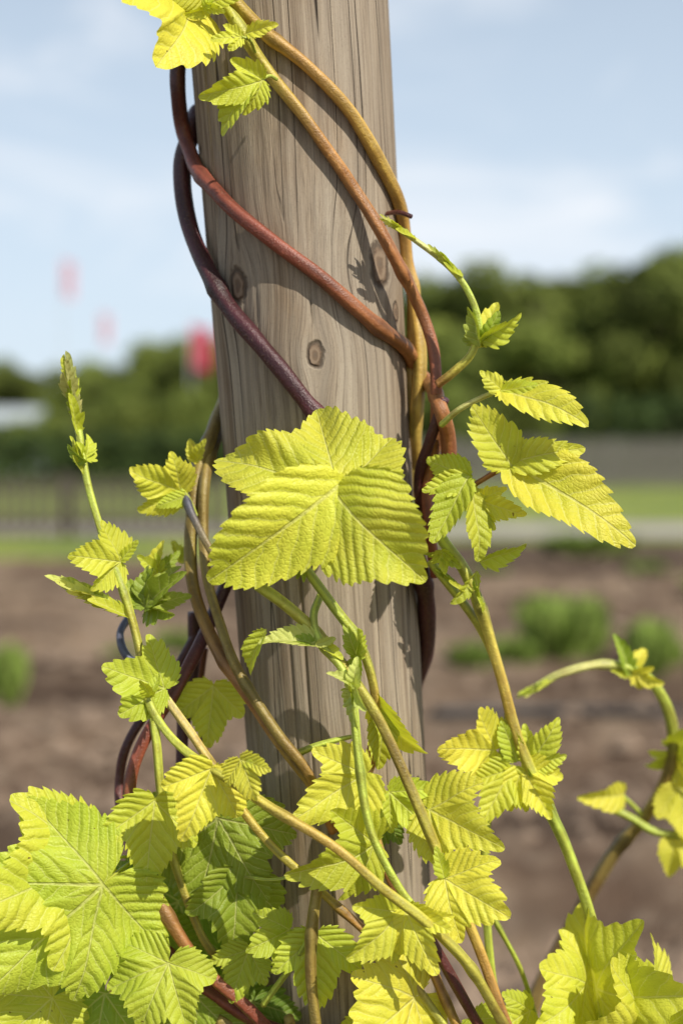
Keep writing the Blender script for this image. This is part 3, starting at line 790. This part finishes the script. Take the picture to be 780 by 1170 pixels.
for px in range(-420, 1260, 34):
    for row in range(2):
        y = random.uniform(58, 66) + row * 10
        pxx = px + random.uniform(-12, 12) + row * 17
        h = H + (505 - toph(pxx)) * (y + D) / F * (1.0 if row == 0 else 0.97) * random.uniform(0.90, 1.06)
        put_tree((pxx - 390) / F * (y + D), y, max(3.2, h))

def hedge(name, x0, x1, y, h, dep, n, mat=hedge_fol, size=.07):
    rs = np.random.RandomState(int(abs(x0 * 7 + y)) + 3)
    nc = int((x1 - x0) / 0.35)
    cen = np.stack([np.repeat(np.linspace(x0, x1, nc), 3) + rs.uniform(-.15, .15, nc * 3), y + rs.uniform(-dep / 2, dep / 2, nc * 3),
                    np.tile([.25, .55, .85], nc) * h * (1 + rs.uniform(-.06, .06, nc * 3))], 1)
    rad = np.ones((nc * 3, 3)) * np.array([.35, dep * .4, h * .22]); cols = .6 + .7 * rs.rand(nc * 3)
    V, Fq, C = leaf_cloud(rs, cen, rad, n, size, cols)
    return mesh_obj(name, V, Fq, mat, False, None, C)
hedge("hedge", 6.0, 22, 36, 2.15, 1.2, 26000)
hedge("hedge", 1.2, 7.4, 41, 2.5, 1.6, 14000, tree_fol, .09)
hedge("hedge", -22, -2.0, 37, 1.25, 1.2, 26000)
def shrub(name, x, y, w_, h, n, mat, size=.05, seed=1):
    rs = np.random.RandomState(seed); nc = 12
    cen = np.stack([x + rs.uniform(-.35, .35, nc) * w_, y + rs.uniform(-.35, .35, nc) * w_, h * rs.uniform(.25, .75, nc)], 1)
    rad = np.ones((nc, 3)) * np.array([w_ * .2, w_ * .2, h * .25]); cols = .6 + .8 * rs.rand(nc)
    V, Fq, C = leaf_cloud(rs, cen, rad, n, size, cols)
    return mesh_obj(name, V, Fq, mat, False, None, C)
for k, (px, y, wv, hv) in enumerate([(120, 42, 3.5, 2.6), (175, 43, 3.0, 3.2), (76, 40, 2.0, 2.0), (225, 41, 2.2, 2.9), (-10, 40, 2.0, 1.7)]):
    shrub("shrub", (px - 390) / F * y, y, wv, hv, 5000, tree_fol, .08, 20 + k)

# young plants in the beds
def herb(x, y, w_, h, seed, n=260):
    rs = np.random.RandomState(seed); V = []; Fq = []; C = []
    for _ in range(n):
        a = rs.rand() * 6.28; q = w_ * .5 * rs.rand() ** .6; bx, by = x + math.cos(a) * q * .5, y + math.sin(a) * q * .5
        L = h * rs.uniform(.4, 1.15); wd = L * .09 + .006; tx, ty = x + math.cos(a) * q * 1.2, y + math.sin(a) * q * 1.2
        pa = rs.rand() * 6.28; sx, sy = math.cos(pa) * wd, math.sin(pa) * wd; b = len(V)
        V += [(bx, by, -.03), ((bx + tx) / 2 - sx, (by + ty) / 2 - sy, L * .62), (tx, ty, L * (.95 - .3 * q / w_)), ((bx + tx) / 2 + sx, (by + ty) / 2 + sy, L * .6)]
        Fq.append((b, b + 1, b + 2, b + 3)); s = rs.uniform(.5, 1.5); C += [(s, s, s)] * 4
    return mesh_obj("herb_plant", V, Fq, herb_fol, False, None, C)
def gd(py): return 1869 / (py - 500) - D
for k, (px, py, wv, hv) in enumerate([(640, 765, 100, 85), (592, 770, 60, 45), (668, 755, 60, 75), (540, 772, 60, 40), (745, 775, 60, 70), (8, 800, 40, 65), (-30, 800, 60, 60), (670, 635, 90, 30), (700, 632, 60, 26), (640, 632, 50, 24), (765, 770, 40, 40), (200, 745, 60, 25), (560, 660, 40, 18), (-80, 700, 60, 50), (880, 780, 90, 70), (820, 690, 80, 40), (150, 760, 70, 22), (615, 700, 40, 20), (740, 660, 50, 20)]):
    y = gd(py); s = (y + D) / F
    herb((px - 390) * s, y, wv * s, hv * s, 100 + k, 200)

# ------------------------------------------------------------------ fences
fm, t, bs = new_mat("fence_wood"); n = t.noise(t.scale(coords(t), (20, 20, 3)), 1, 4)
t.l.new(t.mix(n, (0.05, 0.040, 0.032), (0.12, 0.095, 0.075)), bs.inputs['Base Color']); bs.inputs['Roughness'].default_value = .85
fm2, t, bs = new_mat("fence_wood_grey"); n = t.noise(t.scale(coords(t), (20, 20, 3)), 1, 4)
t.l.new(t.mix(n, (0.11, 0.10, 0.085), (0.21, 0.19, 0.165)), bs.inputs['Base Color']); bs.inputs['Roughness'].default_value = .85
def box(V, Fc, x0, x1, y0, y1, z0, z1, point=0):
    b = len(V); xm = (x0 + x1) / 2
    V += [(x0, y0, z0), (x1, y0, z0), (x1, y1, z0), (x0, y1, z0), (x0, y0, z1), (x1, y0, z1), (x1, y1, z1), (x0, y1, z1)]
    Fc += [(b, b + 3, b + 2, b + 1), (b, b + 1, b + 5, b + 4), (b + 1, b + 2, b + 6, b + 5), (b + 2, b + 3, b + 7, b + 6), (b + 3, b, b + 4, b + 7)]
    if point:
        V += [(xm, y0, z1 + point), (xm, y1, z1 + point)]
        Fc += [(b + 4, b + 5, b + 8), (b + 6, b + 7, b + 9), (b + 5, b + 6, b + 9, b + 8), (b + 7, b + 4, b + 8, b + 9)]
    else: Fc += [(b + 4, b + 5, b + 6, b + 7)]
def fence(x0, x1, y, h, mat, pitch=.11, pw_=.055):
    V = []; Fc = []
    x = x0
    while x < x1:
        box(V, Fc, x, x + pw_, y - .012, y + .010, .04, h - .04 + random.uniform(-.01, .01), .04); x += pitch
    box(V, Fc, x0, x1, y + .013, y + .045, h * .22, h * .22 + .07); box(V, Fc, x0, x1, y + .013, y + .045, h * .75, h * .75 + .07)
    x = x0
    while x < x1 + .1: box(V, Fc, x, x + .09, y + .048, y + .138, 0, h + .03); x += 1.8
    return mesh_obj("picket_fence", V, Fc, mat, False)
fence(-14, -1.45, 15.3, .72, fm, .13, .07); fence(0.6, 22, 31, 1.12, fm2, .10, .062)

y = gd(838)
hm, t, bs = new_mat("black_rubber"); bs.inputs['Roughness'].default_value = .5
t.l.new(t.mix(t.noise(coords(t), 30, 3), (0.012, 0.012, 0.014), (0.035, 0.032, 0.03)), bs.inputs['Base Color'])
ho = tube("garden_hose", [Vector((0.35 + i * .5, y + .05 * math.sin(i * 1.7), .07)) for i in range(9)], [.022] * 9, [(.02, .02, .02)] * 9, push=False, ridge=0)
ho.parent = None; ho.data.materials.clear(); ho.data.materials.append(hm)

# ------------------------------------------------------------------ flags, building
flm, t, bs = new_mat("red_flag"); t.l.new(t.mix(t.noise(coords(t), 2, 2), (0.45, 0.03, 0.07), (0.58, 0.06, 0.12)), bs.inputs['Base Color'])
plm, t, bs = new_mat("pole_paint"); t.l.new(t.mix(t.noise(coords(t), 3, 2), (0.45, 0.45, 0.45), (0.55, 0.55, 0.55)), bs.inputs['Base Color'])
flm2, t, bs = new_mat("haze_faded_flag"); t.l.new(t.mix(t.noise(coords(t), 2, 2), (0.58, 0.36, 0.44), (0.70, 0.46, 0.54)), bs.inputs['Base Color'])  # far flags: distance haze painted in as a paler pink
def flag(px, ptop, pbot, wpx, y, mat):
    s = (y + D) / F; x = (px - 390) * s; zt = H + (500 - ptop) * s; zb = H + (500 - pbot) * s; wv = wpx * s
    e = empty("flagpole"); 
    V, Fc = limb((x, y, 0), (x, y, zt + .3), .05, .03, 12); po = mesh_obj("pole", V, Fc, plm, True, e)
    V = []; Fc = []; n = 12; m_ = 8
    for j in range(m_ + 1):
        for i in range(n + 1):
            u = i / n; v = j / m_
            V.append((x + .05 + u * wv * (1 - .1 * v), y + .12 * wv * math.sin(u * 7 + v * 1.5), zt - v * (zt - zb) - u * .12 * (zt - zb)))
    for j in range(m_):
        for i in range(n): Fc.append((j * (n + 1) + i, j * (n + 1) + i + 1, (j + 1) * (n + 1) + i + 1, (j + 1) * (n + 1) + i))
    mesh_obj("banner", V, Fc, mat, True, e)
flag(219, 372, 420, 20, 50, flm)
flag(73, 298, 340, 15, 110, flm2)
flag(116, 358, 392, 12, 110, flm2)
# low pale greenhouse far left, half hidden behind the hedge
e = empty("greenhouse")
wmw, t, bs = new_mat("white_cladding"); t.l.new(t.mix(t.noise(coords(t), 1, 2), (0.36, 0.40, 0.40), (0.46, 0.50, 0.50)), bs.inputs['Base Color'])
gl, t, bs = new_mat("window_glass"); t.l.new(t.mix(t.noise(coords(t), 1, 2), (0.12, 0.15, 0.15), (0.2, 0.25, 0.24)), bs.inputs['Base Color']); bs.inputs['Roughness'].default_value = .1
V = []; Fc = []; x0, x1, y0, y1 = -14.4, -9.6, 43.0, 46.0
box(V, Fc, x0, x1, y0, y1, 0, 1.6); mesh_obj("walls", V, Fc, wmw, False, e)
V = [(x0 - .15, y0 - .15, 1.602), (x1 + .15, y0 - .15, 1.602), (x1 + .15, y1 + .15, 1.602), (x0 - .15, y1 + .15, 1.602), (x0 - .15, (y0 + y1) / 2, 2.1), (x1 + .15, (y0 + y1) / 2, 2.1)]
mesh_obj("roof", V, [(0, 1, 5, 4), (2, 3, 4, 5), (0, 4, 3), (1, 2, 5), (0, 3, 2, 1)], wmw, False, e)
V = []; Fc = []
for k in range(5): box(V, Fc, x0 + .2 + k * .92, x0 + .95 + k * .92, y0 - .02, y0 - .004, .5, 1.4)
mesh_obj("windows", V, Fc, gl, False, e)
print("leaves", leaf_id, "stems", stem_id)
